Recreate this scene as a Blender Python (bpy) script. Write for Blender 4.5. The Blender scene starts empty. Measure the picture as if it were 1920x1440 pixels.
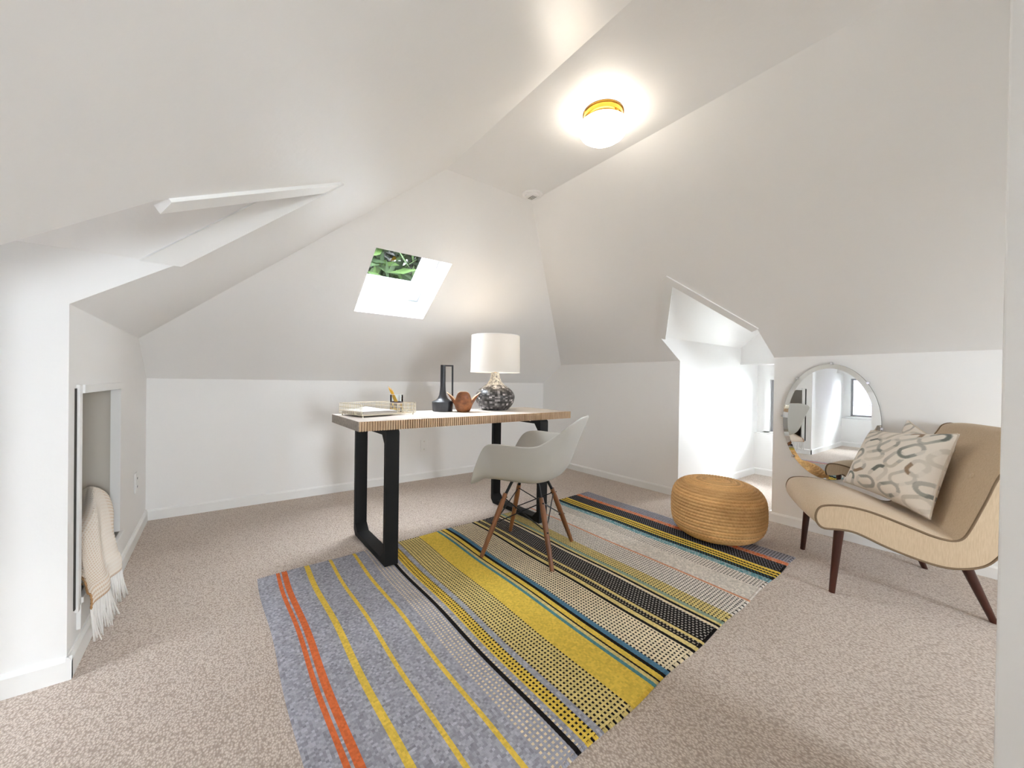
import bpy, bmesh, math, random
import numpy as np
from mathutils import Vector, Matrix
from mathutils.geometry import tessellate_polygon
random.seed(7); RNG = np.random.default_rng(7)
scene = bpy.context.scene
COL = scene.collection
PI = math.pi

# ------------------------------------------------------------------ camera
FPX, YAW, PITCH, ROLL = 732.775, 0.6473, -0.0061, 0.0143
fw = Vector((math.sin(YAW)*math.cos(PITCH), math.cos(YAW)*math.cos(PITCH), math.sin(PITCH)))
rt = Vector((math.cos(YAW), -math.sin(YAW), 0)); up = rt.cross(fw)
r2 = rt*math.cos(ROLL) + up*math.sin(ROLL); u2 = -rt*math.sin(ROLL) + up*math.cos(ROLL)
cam = bpy.data.cameras.new('camera'); cam.sensor_width = 36; cam.sensor_fit = 'HORIZONTAL'
cam.lens = 36*FPX/1920; cam.clip_start = 0.02
camo = bpy.data.objects.new('camera', cam); COL.objects.link(camo)
camo.matrix_world = Matrix(((r2.x, u2.x, -fw.x, 0), (r2.y, u2.y, -fw.y, 0), (r2.z, u2.z, -fw.z, 1.0), (0, 0, 0, 1)))
scene.camera = camo

# ------------------------------------------------------------------ sky, exposure
world = bpy.data.worlds.new('sky'); scene.world = world; world.use_nodes = True
bg = world.node_tree.nodes['Background']
bg.inputs[0].default_value = (0.895, 0.938, 1.0, 1); bg.inputs[1].default_value = 5.6
scene.view_settings.view_transform = 'Standard'; scene.view_settings.look = 'None'
scene.view_settings.exposure = 3.5; scene.view_settings.gamma = 1.0; scene.view_settings.use_curve_mapping = False
scene.cycles.max_bounces = 14; scene.cycles.diffuse_bounces = 9; scene.cycles.glossy_bounces = 5
scene.cycles.transmission_bounces = 8; scene.cycles.transparent_max_bounces = 12
scene.cycles.caustics_reflective = False; scene.cycles.caustics_refractive = False
scene.cycles.sample_clamp_indirect = 6
CEIL_W, LAMP_W = 1.5, 0.20

# ------------------------------------------------------------------ helpers
def lin(r, g, b):
    f = lambda v: (v/255/12.92) if v/255 <= 0.04045 else ((v/255+0.055)/1.055)**2.4
    return (f(r), f(g), f(b), 1.0)
ROOT = {}
def tag(o, label=None, cat=None, group=None, kind=None):
    if label: o['label'] = label
    if cat: o['category'] = cat
    if group: o['group'] = group
    if kind: o['kind'] = kind
    return o
def thing(name, label, cat, loc=(0, 0, 0), rz=0.0, group=None):
    o = bpy.data.objects.new(name, None); COL.objects.link(o); o.empty_display_size = 0.05
    M = Matrix.Translation(Vector(loc)) @ Matrix.Rotation(rz, 4, 'Z')
    o.matrix_world = M; ROOT[o] = M
    return tag(o, label, cat, group)
class MB:
    def __init__(s): s.v = []; s.f = []; s.c = None
    def add(s, vs, fs):
        n = len(s.v); s.v += [tuple(map(float, p)) for p in vs]; s.f += [tuple(n+i for i in f) for f in fs]; return s
    def box(s, c, d, M=None):
        x, y, z = (k/2 for k in d); vs = [Vector((sx*x, sy*y, sz*z)) for sx in (-1, 1) for sy in (-1, 1) for sz in (-1, 1)]
        if M is not None: vs = [M @ p for p in vs]
        vs = [p+Vector(c) for p in vs]
        return s.add(vs, [(0, 1, 3, 2), (4, 6, 7, 5), (0, 4, 5, 1), (2, 3, 7, 6), (0, 2, 6, 4), (1, 5, 7, 3)])
    def box2(s, a, b):
        return s.box([(a[i]+b[i])/2 for i in range(3)], [abs(b[i]-a[i]) for i in range(3)])
    def bar(s, a, b, w, h, upv=(0, 0, 1)):
        a = Vector(a); b = Vector(b); d = b-a; L = d.length; z = d.normalized(); u = Vector(upv)
        x = u.cross(z)
        if x.length < 1e-6: x = Vector((1, 0, 0)).cross(z)
        x.normalize(); y = z.cross(x)
        return s.box((a+b)/2, (w, h, L), Matrix((x, y, z)).transposed())
    def tube(s, pts, r, n=10, closed=False, caps=True):
        pts = [Vector(p) for p in pts]; m = len(pts); rs = r if hasattr(r, '__len__') else [r]*m
        T = []
        for i in range(m):
            a = pts[(i-1) % m] if (closed or i > 0) else pts[i]; b = pts[(i+1) % m] if (closed or i < m-1) else pts[i]
            T.append((b-a).normalized())
        ref = Vector((0, 0, 1)) if abs(T[0].z) < .9 else Vector((1, 0, 0))
        x = ref.cross(T[0]).normalized(); vs = []
        for i in range(m):
            x = (x - T[i]*x.dot(T[i])).normalized(); y = T[i].cross(x)
            for k in range(n):
                t = 2*PI*k/n; vs.append(pts[i] + (x*math.cos(t)+y*math.sin(t))*rs[i])
        fs = []
        for i in range(m if closed else m-1):
            j = (i+1) % m
            for k in range(n): fs.append((i*n+k, i*n+(k+1) % n, j*n+(k+1) % n, j*n+k))
        if caps and not closed: fs += [tuple(range(n))[::-1], tuple((m-1)*n+k for k in range(n))]
        return s.add(vs, fs)
    def lathe(s, prof, n=48, c=(0, 0, 0), M=None):
        vs = []; m = len(prof)
        for (r, z) in prof:
            for k in range(n):
                t = 2*PI*k/n; p = Vector((r*math.cos(t), r*math.sin(t), z))
                if M is not None: p = M @ p
                vs.append(p+Vector(c))
        fs = [(i*n+k, i*n+(k+1) % n, (i+1)*n+(k+1) % n, (i+1)*n+k) for i in range(m-1) for k in range(n)]
        return s.add(vs, fs)
    def poly(s, loops):
        tris = tessellate_polygon([[Vector(p) for p in l] for l in loops]); vs = [p for l in loops for p in l]
        return s.add(vs, [tuple(t) for t in tris])
    def prism(s, pts, d):
        n = len(pts); d = Vector(d); vs = [Vector(p) for p in pts] + [Vector(p)+d for p in pts]
        s.add(vs, [tuple(range(n))[::-1], tuple(range(n, 2*n))] + [(i, (i+1) % n, n+(i+1) % n, n+i) for i in range(n)]); return s
    def grid(s, P):
        P = np.asarray(P); a, b = P.shape[:2]
        return s.add(P.reshape(-1, 3), [(i*b+j, i*b+j+1, (i+1)*b+j+1, (i+1)*b+j) for i in range(a-1) for j in range(b-1)])
    def build(s, name, m, parent=None, smooth=False, bevel=0, seg=2, sub=0, solid=0, colors=None, cdom='POINT', recalc=True, angle=40, local=False):
        me = bpy.data.meshes.new(name)
        M = ROOT.get(parent)
        vs = s.v
        if M is not None and not local:
            Mi = M.inverted(); vs = [Mi @ Vector(p) for p in vs]
        me.from_pydata([tuple(p) for p in vs], [], s.f); me.update()
        if recalc:
            bm = bmesh.new(); bm.from_mesh(me); bmesh.ops.recalc_face_normals(bm, faces=bm.faces[:]); bm.to_mesh(me); bm.free()
        o = bpy.data.objects.new(name, me); COL.objects.link(o)
        if m is not None: me.materials.append(m)
        if parent is not None: o.parent = parent; ROOT[o] = ROOT.get(parent, Matrix.Identity(4))
        if colors is not None:
            at = me.color_attributes.new('Col', 'FLOAT_COLOR', cdom); at.data.foreach_set('color', np.asarray(colors, np.float32).ravel())
        if smooth:
            me.polygons.foreach_set('use_smooth', [True]*len(me.polygons))
            if angle and hasattr(me, 'set_sharp_from_angle'): me.set_sharp_from_angle(angle=math.radians(angle))
        if solid: q = o.modifiers.new('solid', 'SOLIDIFY'); q.thickness = solid; q.offset = 0
        if bevel: q = o.modifiers.new('bevel', 'BEVEL'); q.width = bevel; q.segments = seg; q.limit_method = 'ANGLE'
        if sub: q = o.modifiers.new('sub', 'SUBSURF'); q.levels = sub; q.render_levels = sub
        return o
def struct(mb, name, m, parent=None, **k):
    o = mb.build(name, m, parent, **k); o['kind'] = 'structure'; return o
def catmull(P, n, closed=False):
    P = np.asarray(P, float); m = len(P); out = []
    segs = m if closed else m-1
    for i in range(segs):
        g = (lambda k: P[k % m]) if closed else (lambda k: P[min(max(k, 0), m-1)])
        p0, p1, p2, p3 = g(i-1), g(i), g(i+1), g(i+2)
        for k in range(n):
            t = k/n; out.append(.5*((2*p1)+(-p0+p2)*t+(2*p0-5*p1+4*p2-p3)*t*t+(-p0+3*p1-3*p2+p3)*t**3))
    if not closed: out.append(P[-1])
    return np.array(out)

# ------------------------------------------------------------------ materials
def mat(name, col=(.8, .8, .8, 1), rough=.5, metal=0, spec=.5, var=None, bump=None, attr=False, trans=0, alpha=1, coat=0, emit=None, sheen=0):
    m = bpy.data.materials.new(name); m.use_nodes = True; N = m.node_tree.nodes; L = m.node_tree.links; b = N['Principled BSDF']
    b.inputs['Base Color'].default_value = col; b.inputs['Roughness'].default_value = rough; b.inputs['Metallic'].default_value = metal
    b.inputs['Specular IOR Level'].default_value = spec; b.inputs['Transmission Weight'].default_value = trans
    b.inputs['Coat Weight'].default_value = coat; b.inputs['Sheen Weight'].default_value = sheen
    if emit: b.inputs['Emission Color'].default_value = emit[0]; b.inputs['Emission Strength'].default_value = emit[1]
    src = None
    if attr:
        a = N.new('ShaderNodeAttribute'); a.attribute_name = 'Col'; src = a.outputs['Color']
    tc = N.new('ShaderNodeTexCoord')
    if var:   # (scale vec, colour2, lo, hi, detail)
        sc, c2, lo, hi = var[:4]
        mp = N.new('ShaderNodeMapping'); mp.inputs['Scale'].default_value = sc if hasattr(sc, '__len__') else (sc, sc, sc)
        L.new(tc.outputs['Object'], mp.inputs['Vector'])
        n = N.new('ShaderNodeTexNoise'); n.inputs['Scale'].default_value = 1; n.inputs['Detail'].default_value = var[4] if len(var) > 4 else 4
        L.new(mp.outputs[0], n.inputs['Vector'])
        r = N.new('ShaderNodeValToRGB'); r.color_ramp.elements[0].position = lo; r.color_ramp.elements[1].position = hi
        L.new(n.outputs[0], r.inputs[0])
        mx = N.new('ShaderNodeMix'); mx.data_type = 'RGBA'; L.new(r.outputs[0], mx.inputs[0])
        if src: L.new(src, mx.inputs[6]); mx.inputs[7].default_value = c2; mx.blend_type = 'MULTIPLY'
        else: mx.inputs[6].default_value = col; mx.inputs[7].default_value = c2
        src = mx.outputs[2]
    if src: L.new(src, b.inputs['Base Color'])
    if bump:  # (kind, scale, strength, dist)
        kind, sc, st, di = bump
        mp = N.new('ShaderNodeMapping'); mp.inputs['Scale'].default_value = sc if hasattr(sc, '__len__') else (sc, sc, sc)
        L.new(tc.outputs['Object'], mp.inputs['Vector'])
        if kind == 'noise':
            t = N.new('ShaderNodeTexNoise'); t.inputs['Scale'].default_value = 1; t.inputs['Detail'].default_value = 3; o = t.outputs[0]
        else:
            t = N.new('ShaderNodeTexVoronoi'); t.inputs['Scale'].default_value = 1; o = t.outputs['Distance']
        L.new(mp.outputs[0], t.inputs['Vector'])
        bp = N.new('ShaderNodeBump'); bp.inputs['Strength'].default_value = st; bp.inputs['Distance'].default_value = di
        L.new(o, bp.inputs['Height']); L.new(bp.outputs[0], b.inputs['Normal'])
    return m
WALLC = (0.875, 0.87, 0.862, 1)
M_wall = mat('wall_paint', WALLC, .55, bump=('noise', 55, .10, .004))
M_slope = mat('ceiling_paint', (0.87, 0.865, 0.857, 1), .42, bump=('noise', 38, .14, .005))
M_trim = mat('trim_paint', (0.86, 0.86, 0.85, 1), .35)
M_black = mat('black_steel', (.008, .008, .008, 1), .6, metal=0, spec=.25, bump=('noise', 260, .12, .001))
M_walnut = mat('walnut_legs', lin(138, 88, 50), .38, var=((14, 14, 2), lin(100, 60, 32), .35, .7), spec=.5)
M_dkwood = mat('dark_walnut', lin(74, 34, 20), .35, var=((20, 20, 3), lin(48, 20, 12), .35, .7))
M_brass = mat('brass', lin(205, 150, 60), .22, metal=1)
M_chrome = mat('chrome', (.75, .75, .76, 1), .15, metal=1)
M_blackwire = mat('black_wire', (.02, .02, .022, 1), .4, metal=.6)
M_glass = mat('clear_glass', (1, 1, 1, 1), 0.0, trans=1, spec=.5)

def carpet_mat():
    m = mat('loop_carpet', (.5, .46, .42, 1), .95, spec=.1, sheen=.15); N = m.node_tree.nodes; L = m.node_tree.links; b = N['Principled BSDF']
    tc = N.new('ShaderNodeTexCoord'); mp = N.new('ShaderNodeMapping'); mp.inputs['Scale'].default_value = (190, 135, 100); mp.inputs['Rotation'].default_value = (0, 0, .5)
    L.new(tc.outputs['Object'], mp.inputs[0])
    v = N.new('ShaderNodeTexVoronoi'); v.inputs['Scale'].default_value = 1; L.new(mp.outputs[0], v.inputs['Vector'])
    n = N.new('ShaderNodeTexNoise'); n.inputs['Scale'].default_value = 110; n.inputs['Detail'].default_value = 3; L.new(tc.outputs['Object'], n.inputs['Vector'])
    sub = N.new('ShaderNodeMath'); sub.operation = 'MULTIPLY_ADD'; sub.inputs[1].default_value = .35; L.new(n.outputs[0], sub.inputs[0]); L.new(v.outputs['Distance'], sub.inputs[2])
    r = N.new('ShaderNodeValToRGB'); r.color_ramp.elements[0].position = .30; r.color_ramp.elements[0].color = lin(221, 209, 198); r.color_ramp.elements[1].position = .95; r.color_ramp.elements[1].color = lin(170, 154, 141)  # darker between loops: shade of the gaps put into the colour
    L.new(sub.outputs[0], r.inputs[0]); L.new(r.outputs[0], b.inputs['Base Color'])
    bp = N.new('ShaderNodeBump'); bp.invert = True; bp.inputs['Strength'].default_value = .5; bp.inputs['Distance'].default_value = .004
    L.new(sub.outputs[0], bp.inputs['Height']); L.new(bp.outputs[0], b.inputs['Normal'])
    return m
M_carpet = carpet_mat()

# ------------------------------------------------------------------ room shell
XL, XR, YB, H = -0.387, 3.276, 3.683, 2.175
HB, HR, HL = 0.986, 1.204, 1.234
XCL, XCR, YCB = 1.008, 1.629, 1.969
YREAR = -2.3
LN, LF = 1.25, 1.90          # left dormer opening (near, far)
RN, RF = 1.134, 1.869        # right dormer opening
kB = (H-HB)/(YB-YCB); kL = (H-HL)/(XCL-XL); kR = (H-HR)/(XR-XCR)
YHL = YB-(HL-HB)/kB; YHR = YB-(HR-HB)/kB
LPY, LPZ, LEZ = 1.58, 1.742, 1.415; LPX = XL+(LPZ-HL)/kL; LEX = XL+(LEZ-HL)/kL
RPY, RPZ, REZ = 1.475, 1.722, 1.394; RPX = XR-(RPZ-HR)/kR; REX = XR-(REZ-HR)/kR
LXH, LXW, LXG = -1.60, -1.90, -1.97    # header, low wall, window wall of the left dormer
RXH, RXW, RXG = 4.49, 4.86, 4.93
ZLINT, ZLEDGE = 1.228, 0.462
struct(MB().box2((-2.3, YREAR-.1, -.1), (5.3, YB+.1, 0)), 'floor', M_carpet)
struct(MB().poly([[(XL, YB, 0), (XR, YB, 0), (XR, YB, HB), (XL, YB, HB)]]), 'wall_back', M_wall)
# left kneewall, with the cupboard opening beyond the dormer
CY0, CY1, CZ0, CZ1 = 2.02, 2.775, 0.212, 0.935
wl = MB()
wl.poly([[(XL, LF, 0), (XL, YB, 0), (XL, YB, HB), (XL, YHL, HL), (XL, LF, HL)], [(XL, CY0, CZ0), (XL, CY1, CZ0), (XL, CY1, CZ1), (XL, CY0, CZ1)]])
wl.poly([[(XL, YREAR, 0), (XL, LN, 0), (XL, LN, HL), (XL, YREAR, HL)]])
struct(wl, 'wall_left', M_wall)
wr = MB()
wr.poly([[(XR, RF, 0), (XR, YB, 0), (XR, YB, HB), (XR, YHR, HR), (XR, RF, HR)]])
wr.poly([[(XR, YREAR, 0), (XR, RN, 0), (XR, RN, HR), (XR, YREAR, HR)]])
struct(wr, 'wall_right', M_wall)
# sloped ceilings
cl = MB()
cl.poly([[(XL, YREAR, HL), (XL, LN, HL), (XCL, LN, H), (XCL, YREAR, H)]])
cl.poly([[(LEX, LN, LEZ), (LPX, LPY, LPZ), (XCL, LPY, H), (XCL, LN, H)]])
cl.poly([[(LPX, LPY, LPZ), (LEX, LF, LEZ), (XCL, LF, H), (XCL, LPY, H)]])
cl.poly([[(XL, LF, HL), (XL, YHL, HL), (XCL, YCB, H), (XCL, LF, H)]])
struct(cl, 'ceiling_left_slope', M_slope)
cr = MB()
cr.poly([[(XR, YREAR, HR), (XR, RN, HR), (XCR, RN, H), (XCR, YREAR, H)]])
cr.poly([[(REX, RN, REZ), (RPX, RPY, RPZ), (XCR, RPY, H), (XCR, RN, H)]])
cr.poly([[(RPX, RPY, RPZ), (REX, RF, REZ), (XCR, RF, H), (XCR, RPY, H)]])
cr.poly([[(XR, RF, HR), (XR, YHR, HR), (XCR, YCB, H), (XCR, RF, H)]])
struct(cr, 'ceiling_right_slope', M_slope)
SX0, SX1, SY0, SY1 = 0.79, 1.322, 2.473, 2.951
zb = lambda y: HB+(YB-y)*kB
cb = MB()
hole = [(SX0, SY0, zb(SY0)), (SX1, SY0, zb(SY0)), (SX1, SY1, zb(SY1)), (SX0, SY1, zb(SY1))]
cb.poly([[(XL, YHL, HL), (XL, YB, HB), (XR, YB, HB), (XR, YHR, HR), (XCR, YCB, H), (XCL, YCB, H)], hole])
struct(cb, 'ceiling_back_slope', M_slope)
struct(MB().poly([[(XCL, YREAR, H), (XCR, YREAR, H), (XCR, YCB, H), (XCL, YCB, H)]]), 'ceiling', M_slope)

def dormer(side, xk, xe, xp, xh, xw, xg, yn, yf, py, pz, ez, hk, gap):
    ch = MB()
    for y in (yn, yf):
        ch.poly([[(xk, y, 0), (xk, y, hk), (xe, y, ez), (xh, y, ez), (xh, y, ZLINT), (xg, y, ZLINT), (xg, y, ZLEDGE), (xw, y, ZLEDGE), (xw, y, 0)]])
    struct(ch, 'wall_%s_dormer_cheeks' % side, M_wall)
    g = MB()
    g.poly([[(xe, yf, ez), (xp, py, pz), (xh, py, pz), (xh, yf, ez)]]); g.poly([[(xe, yn, ez), (xp, py, pz), (xh, py, pz), (xh, yn, ez)]])
    struct(g, 'ceiling_%s_dormer' % side, M_slope)
    e = MB()
    e.poly([[(xh, yn, ZLINT), (xh, yf, ZLINT), (xh, yf, ez), (xh, py, pz), (xh, yn, ez)]])
    e.poly([[(xh, yn, ZLINT), (xh, yf, ZLINT), (xg, yf, ZLINT), (xg, yn, ZLINT)]])
    e.poly([[(xw, yn, 0), (xw, yf, 0), (xw, yf, ZLEDGE), (xw, yn, ZLEDGE)]])
    e.poly([[(xw, yn, ZLEDGE), (xw, yf, ZLEDGE), (xg, yf, ZLEDGE), (xg, yn, ZLEDGE)]])
    y0, y1, z0, z1 = gap
    e.poly([[(xg, yn, ZLEDGE), (xg, yf, ZLEDGE), (xg, yf, ZLINT), (xg, yn, ZLINT)], [(xg, y0, z0), (xg, y1, z0), (xg, y1, z1), (xg, y0, z1)]])
    struct(e, 'wall_%s_dormer_end' % side, M_wall)
LGAP = (1.31, 1.80, .500, 1.13); RGAP = (1.33, 1.735, .485, 1.06)
dormer('left', XL, LEX, LPX, LXH, LXW, LXG, LN, LF, LPY, LPZ, LEZ, HL, LGAP)
dormer('right', XR, REX, RPX, RXH, RXW, RXG, RN, RF, RPY, RPZ, REZ, HR, RGAP)

# windows: casing frame, sash, pane, crank
def window_x(n, x, out, gap, crank=None):
    y0, y1, z0, z1 = gap; f = MB(); w = .055
    xi = x-out*.012
    for a, b in (((y0-w, z0-.012), (y0, z1+w)), ((y1, z0-.012), (y1+w, z1+w)), ((y0, z1), (y1, z1+w)), ((y0-w, z0-.03), (y1+w, z0))):
        f.box2((xi-.009, a[0], a[1]), (xi+.009, b[0], b[1]))
    d = .05
    f.box2((x, y0-.01, z0-.01), (x+out*d, y0, z1+.01)); f.box2((x, y1, z0-.01), (x+out*d, y1+.01, z1+.01))
    f.box2((x, y0, z0-.01), (x+out*d, y1, z0)); f.box2((x, y0, z1), (x+out*d, y1, z1+.01))
    fr = struct(f, 'window_%d' % n, M_trim)
    s = MB(); xs = x+out*.03; t = .028
    for a, b in (((y0, z0), (y0+t, z1)), ((y1-t, z0), (y1, z1)), ((y0+t, z0), (y1-t, z0+t)), ((y0+t, z1-t), (y1-t, z1))):
        s.box2((xs-.012, a[0], a[1]), (xs+.012, b[0], b[1]))
    struct(s, 'sash', M_sash, fr)
    struct(MB().box2((xs-.002, y0+t, z0+t), (xs+.002, y1-t, z1-t)), 'pane', M_pane, fr)
    if crank:
        c = MB(); c.box((x-out*.02, crank, z0+.012), (.03, .05, .016)); c.tube([(x-out*.03, crank, z0+.02), (x-out*.045, crank+.035, z0+.06)], .006, 8); c.tube([(x-out*.045, crank+.035, z0+.06), (x-out*.06, crank+.035, z0+.06)], .008, 8)
        struct(c, 'crank_handle', M_chrome, fr)
    return fr
def pane_mat():
    m = bpy.data.materials.new('window_glass'); m.use_nodes = True; N = m.node_tree.nodes; L = m.node_tree.links; N.remove(N['Principled BSDF'])
    t = N.new('ShaderNodeBsdfTransparent'); t.inputs[0].default_value = (.95, .97, .97, 1); g = N.new('ShaderNodeBsdfGlossy'); g.inputs['Roughness'].default_value = .02
    x = N.new('ShaderNodeMixShader'); fr = N.new('ShaderNodeFresnel'); fr.inputs[0].default_value = 1.3
    L.new(fr.outputs[0], x.inputs[0]); L.new(t.outputs[0], x.inputs[1]); L.new(g.outputs[0], x.inputs[2]); L.new(x.outputs[0], N['Material Output'].inputs[0])
    return m
M_pane = pane_mat(); M_sash = mat('grey_sash', lin(150, 150, 152), .4)
window_x(1, LXG, -1, LGAP, crank=1.47)
window_x(2, RXG, 1, RGAP)
# rear gable wall behind the viewpoint, with two windows added for fill daylight
RW = (-.25, .72, .60, 1.48)
rear = MB()
rear.poly([[(XL, YREAR, 0), (XR, YREAR, 0), (XR, YREAR, HR), (XCR, YREAR, H), (XCL, YREAR, H), (XL, YREAR, HL)],
           [(RW[0]+.35, YREAR, RW[2]), (RW[1], YREAR, RW[2]), (RW[1], YREAR, RW[3]), (RW[0]+.35, YREAR, RW[3])],
           [(1.70, YREAR, .70), (2.30, YREAR, .70), (2.30, YREAR, 1.38), (1.70, YREAR, 1.38)]])
struct(rear, 'wall_rear', M_wall)
def added_window_y(n, x0, x1, z0, z1, mull):
    f = MB(); w = .06; y = YREAR
    for a, b in (((x0-w, z0-w), (x0, z1+w)), ((x1, z0-w), (x1+w, z1+w)), ((x0, z1), (x1, z1+w)), ((x0, z0-w), (x1, z0))): f.box2((a[0], y-.03, a[1]), (b[0], y+.015, b[1]))
    fr = struct(f, 'window_%d' % n, M_trim)
    s = MB(); t = .035; xs = [x0+(x1-x0)*k/mull for k in range(mull+1)]
    for q in xs: s.box2((q-t/2, y-.03, z0), (q+t/2, y-.01, z1))
    s.box2((x0, y-.03, z0), (x1, y-.01, z0+t)); s.box2((x0, y-.03, z1-t), (x1, y-.01, z1))
    struct(s, 'sash', M_trim, fr); struct(MB().box2((x0, y-.022, z0), (x1, y-.018, z1)), 'pane', M_pane, fr)
def portal(c, sx, sy, d):
    l = bpy.data.lights.new('window_portal', 'AREA'); l.shape = 'RECTANGLE'; l.size = sx; l.size_y = sy; l.cycles.is_portal = True
    o = bpy.data.objects.new('window_portal', l); COL.objects.link(o); o.location = c; o.rotation_euler = Vector(d).to_track_quat('-Z', 'Y').to_euler()
portal((LXG-.06, (LGAP[0]+LGAP[1])/2, (LGAP[2]+LGAP[3])/2), LGAP[1]-LGAP[0]+.1, LGAP[3]-LGAP[2]+.1, (1, 0, 0))
portal((RXG+.06, (RGAP[0]+RGAP[1])/2, (RGAP[2]+RGAP[3])/2), RGAP[1]-RGAP[0]+.1, RGAP[3]-RGAP[2]+.1, (-1, 0, 0))
portal(((RW[0]+.35+RW[1])/2, YREAR-.06, (RW[2]+RW[3])/2), RW[1]-RW[0], RW[3]-RW[2]+.1, (0, 1, 0))
added_window_y(3, RW[0]+.35, RW[1], RW[2], RW[3], 2)  # unseen window, added to bring frontal daylight into the room
added_window_y(5, 1.70, 2.30, .70, 1.38, 1)  # unseen window, added to brighten the right side
portal((2.0, YREAR-.06, 1.04), .7, .8, (0, 1, 0))
# partition end beside the viewpoint
struct(MB().box2((1.36, YREAR, 0), (1.44, .0357, H)), 'wall_partition', M_wall, bevel=.004)
struct(MB().box2((.66, -.75, 0), (1.36, -.65, 1.95)), 'wall_added_blocker', M_wall)  # unseen wall, added to keep rear window light off the partition end
# skylight: plaster shaft, frame, glass, outer curb
nrm = Vector((0, kB, 1)).normalized(); HV = [Vector(p) for p in hole]
def lift(d): return [p+nrm*d for p in HV]
sk = MB(); a, b = lift(0), lift(.17)
for i in range(4): sk.add([a[i], a[(i+1) % 4], b[(i+1) % 4], b[i]], [(0, 1, 2, 3)])
sky = struct(sk, 'window_4', M_trim)
fr = MB(); c = lift(.17); d = lift(.185); cen = sum(c, Vector())/4
ins = lambda P, k: [p+(cen-p)*k + nrm*0 for p in P]
c2 = [p+(sum(c, Vector())/4-p)*.05 for p in c]
for i in range(4):
    j = (i+1) % 4; fr.add([c[i], c[j], c2[j], c2[i]], [(0, 1, 2, 3)])
struct(fr, 'frame', M_trim, sky)
g = [p-nrm*-.01+(0*p) for p in c2]
struct(MB().add([p+nrm*.008 for p in c2], [(0, 1, 2, 3)]), 'pane', M_pane, sky)
cu = MB(); e1 = [p+nrm*.002 for p in c2]; e2 = [p+nrm*.24 for p in c2]
for i in range(4): cu.add([e1[i], e1[(i+1) % 4], e2[(i+1) % 4], e2[i]], [(0, 1, 2, 3)])
M_curb = mat('skylight_curb', lin(70, 75, 84), .3, var=(22, lin(52, 60, 62), .4, .65))
struct(cu, 'curb', M_curb, sky)

# baseboards
def base(name, pts, h=.074, t=.014):
    b = MB()
    for (p, q, n) in pts:   # n: inward normal
        p = Vector((*p, 0)); q = Vector((*q, 0)); n = Vector((*n, 0))*t
        prof = lambda k: [k, k+n, k+n+Vector((0, 0, h-.012)), k+n*.45+Vector((0, 0, h)), k+Vector((0, 0, h))]
        A, B = prof(p), prof(q); m = len(A)
        b.add(A+B, [tuple(range(m)), tuple(range(2*m-1, m-1, -1))]+[(i, (i+1) % m, m+(i+1) % m, m+i) for i in range(m)])
    return struct(b, name, M_trim)
base('baseboard_back', [((XL, YB), (XR, YB), (0, -1))])
base('baseboard_right', [((XR, RF), (XR, YB), (-1, 0)), ((XR, YREAR), (XR, RN), (-1, 0))], .068)
base('baseboard_left', [((XL, LF-.014), (XL, YB), (1, 0)), ((XL, YREAR), (XL, LN+.014), (1, 0))])
base('baseboard_left_dormer', [((LXW, LF), (XL+.014, LF), (0, -1)), ((LXW, LN), (XL+.014, LN), (0, 1)), ((LXW, LN), (LXW, LF), (1, 0))])
base('baseboard_right_dormer', [((XR-.014, RF), (RXW, RF), (0, -1)), ((XR-.014, RN), (RXW, RN), (0, 1)), ((RXW, RN), (RXW, RF), (-1, 0))])
# dormer valley trims: boards on the gable underside along each valley
def valley(name, e, p, out, wdt=.07, drop=.013):
    e = Vector(e); p = Vector(p); o = Vector((out, 0, 0)); d = (p-e)
    n = d.cross(o).normalized()
    if n.z > 0: n = -n
    inn = (d.normalized().cross(n)); inn = inn if inn.x*out < 0 else -inn
    a0 = e-o*.012; p0 = p-o*.012
    q = MB()
    P = [a0, a0+o*(wdt+.012), a0+o*(wdt+.012)+n*drop, a0+n*drop]; Q = [p0, p0+o*(wdt+.012), p0+o*(wdt+.012)+n*drop, p0+n*drop]
    q.add(P+Q, [(0, 1, 2, 3), (7, 6, 5, 4)]+[(i, (i+1) % 4, 4+(i+1) % 4, 4+i) for i in range(4)])
    return struct(q, name, M_trim)
def valley_flat(name, e, p, k, side, w=.045, th=.010, cut=0, cut2=0):
    # board lying in the plane of the main slope along one valley, reaching into the opening
    e = Vector(e); p = Vector(p); e, p = e.lerp(p, cut), p.lerp(e, cut2); d = (p-e).normalized(); ns = Vector((k, 0, -1)).normalized()
    t = ns.cross(d).normalized(); t = t if t.y*side > 0 else -t
    q = MB(); P = []
    for b, ww in ((e-d*.012, w), (p, w)):
        P += [b-t*.006+ns*th, b+t*ww+ns*th, b+t*ww-ns*.012, b-t*.006-ns*.001]
    q.add(P, [(0, 1, 2, 3), (7, 6, 5, 4)]+[(i, (i+1) % 4, 4+(i+1) % 4, 4+i) for i in range(4)])
    return struct(q, name, M_trim)
valley_flat('trim_1', (LEX, LN, LEZ), (LPX, LPY, LPZ), kL, 1, .055, .010, .06); valley('trim_2', (LEX, LF, LEZ), (LPX, LPY, LPZ), -1, .10)
valley_flat('trim_3', (REX, RN, REZ), (RPX, RPY, RPZ), -kR, 1, .05, .008); valley_flat('trim_4', (REX, RF, REZ), (RPX, RPY, RPZ), -kR, -1, .05, .008, 0, .07)
struct(MB().box2((RXH-.016, RN, ZLINT-.012), (RXH+.0, RF, ZLINT+.012)), 'trim_5', M_trim)
struct(MB().box2((LXH, LN, ZLINT-.012), (LXH+.016, LF, ZLINT+.012)), 'trim_6', M_trim)
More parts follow.
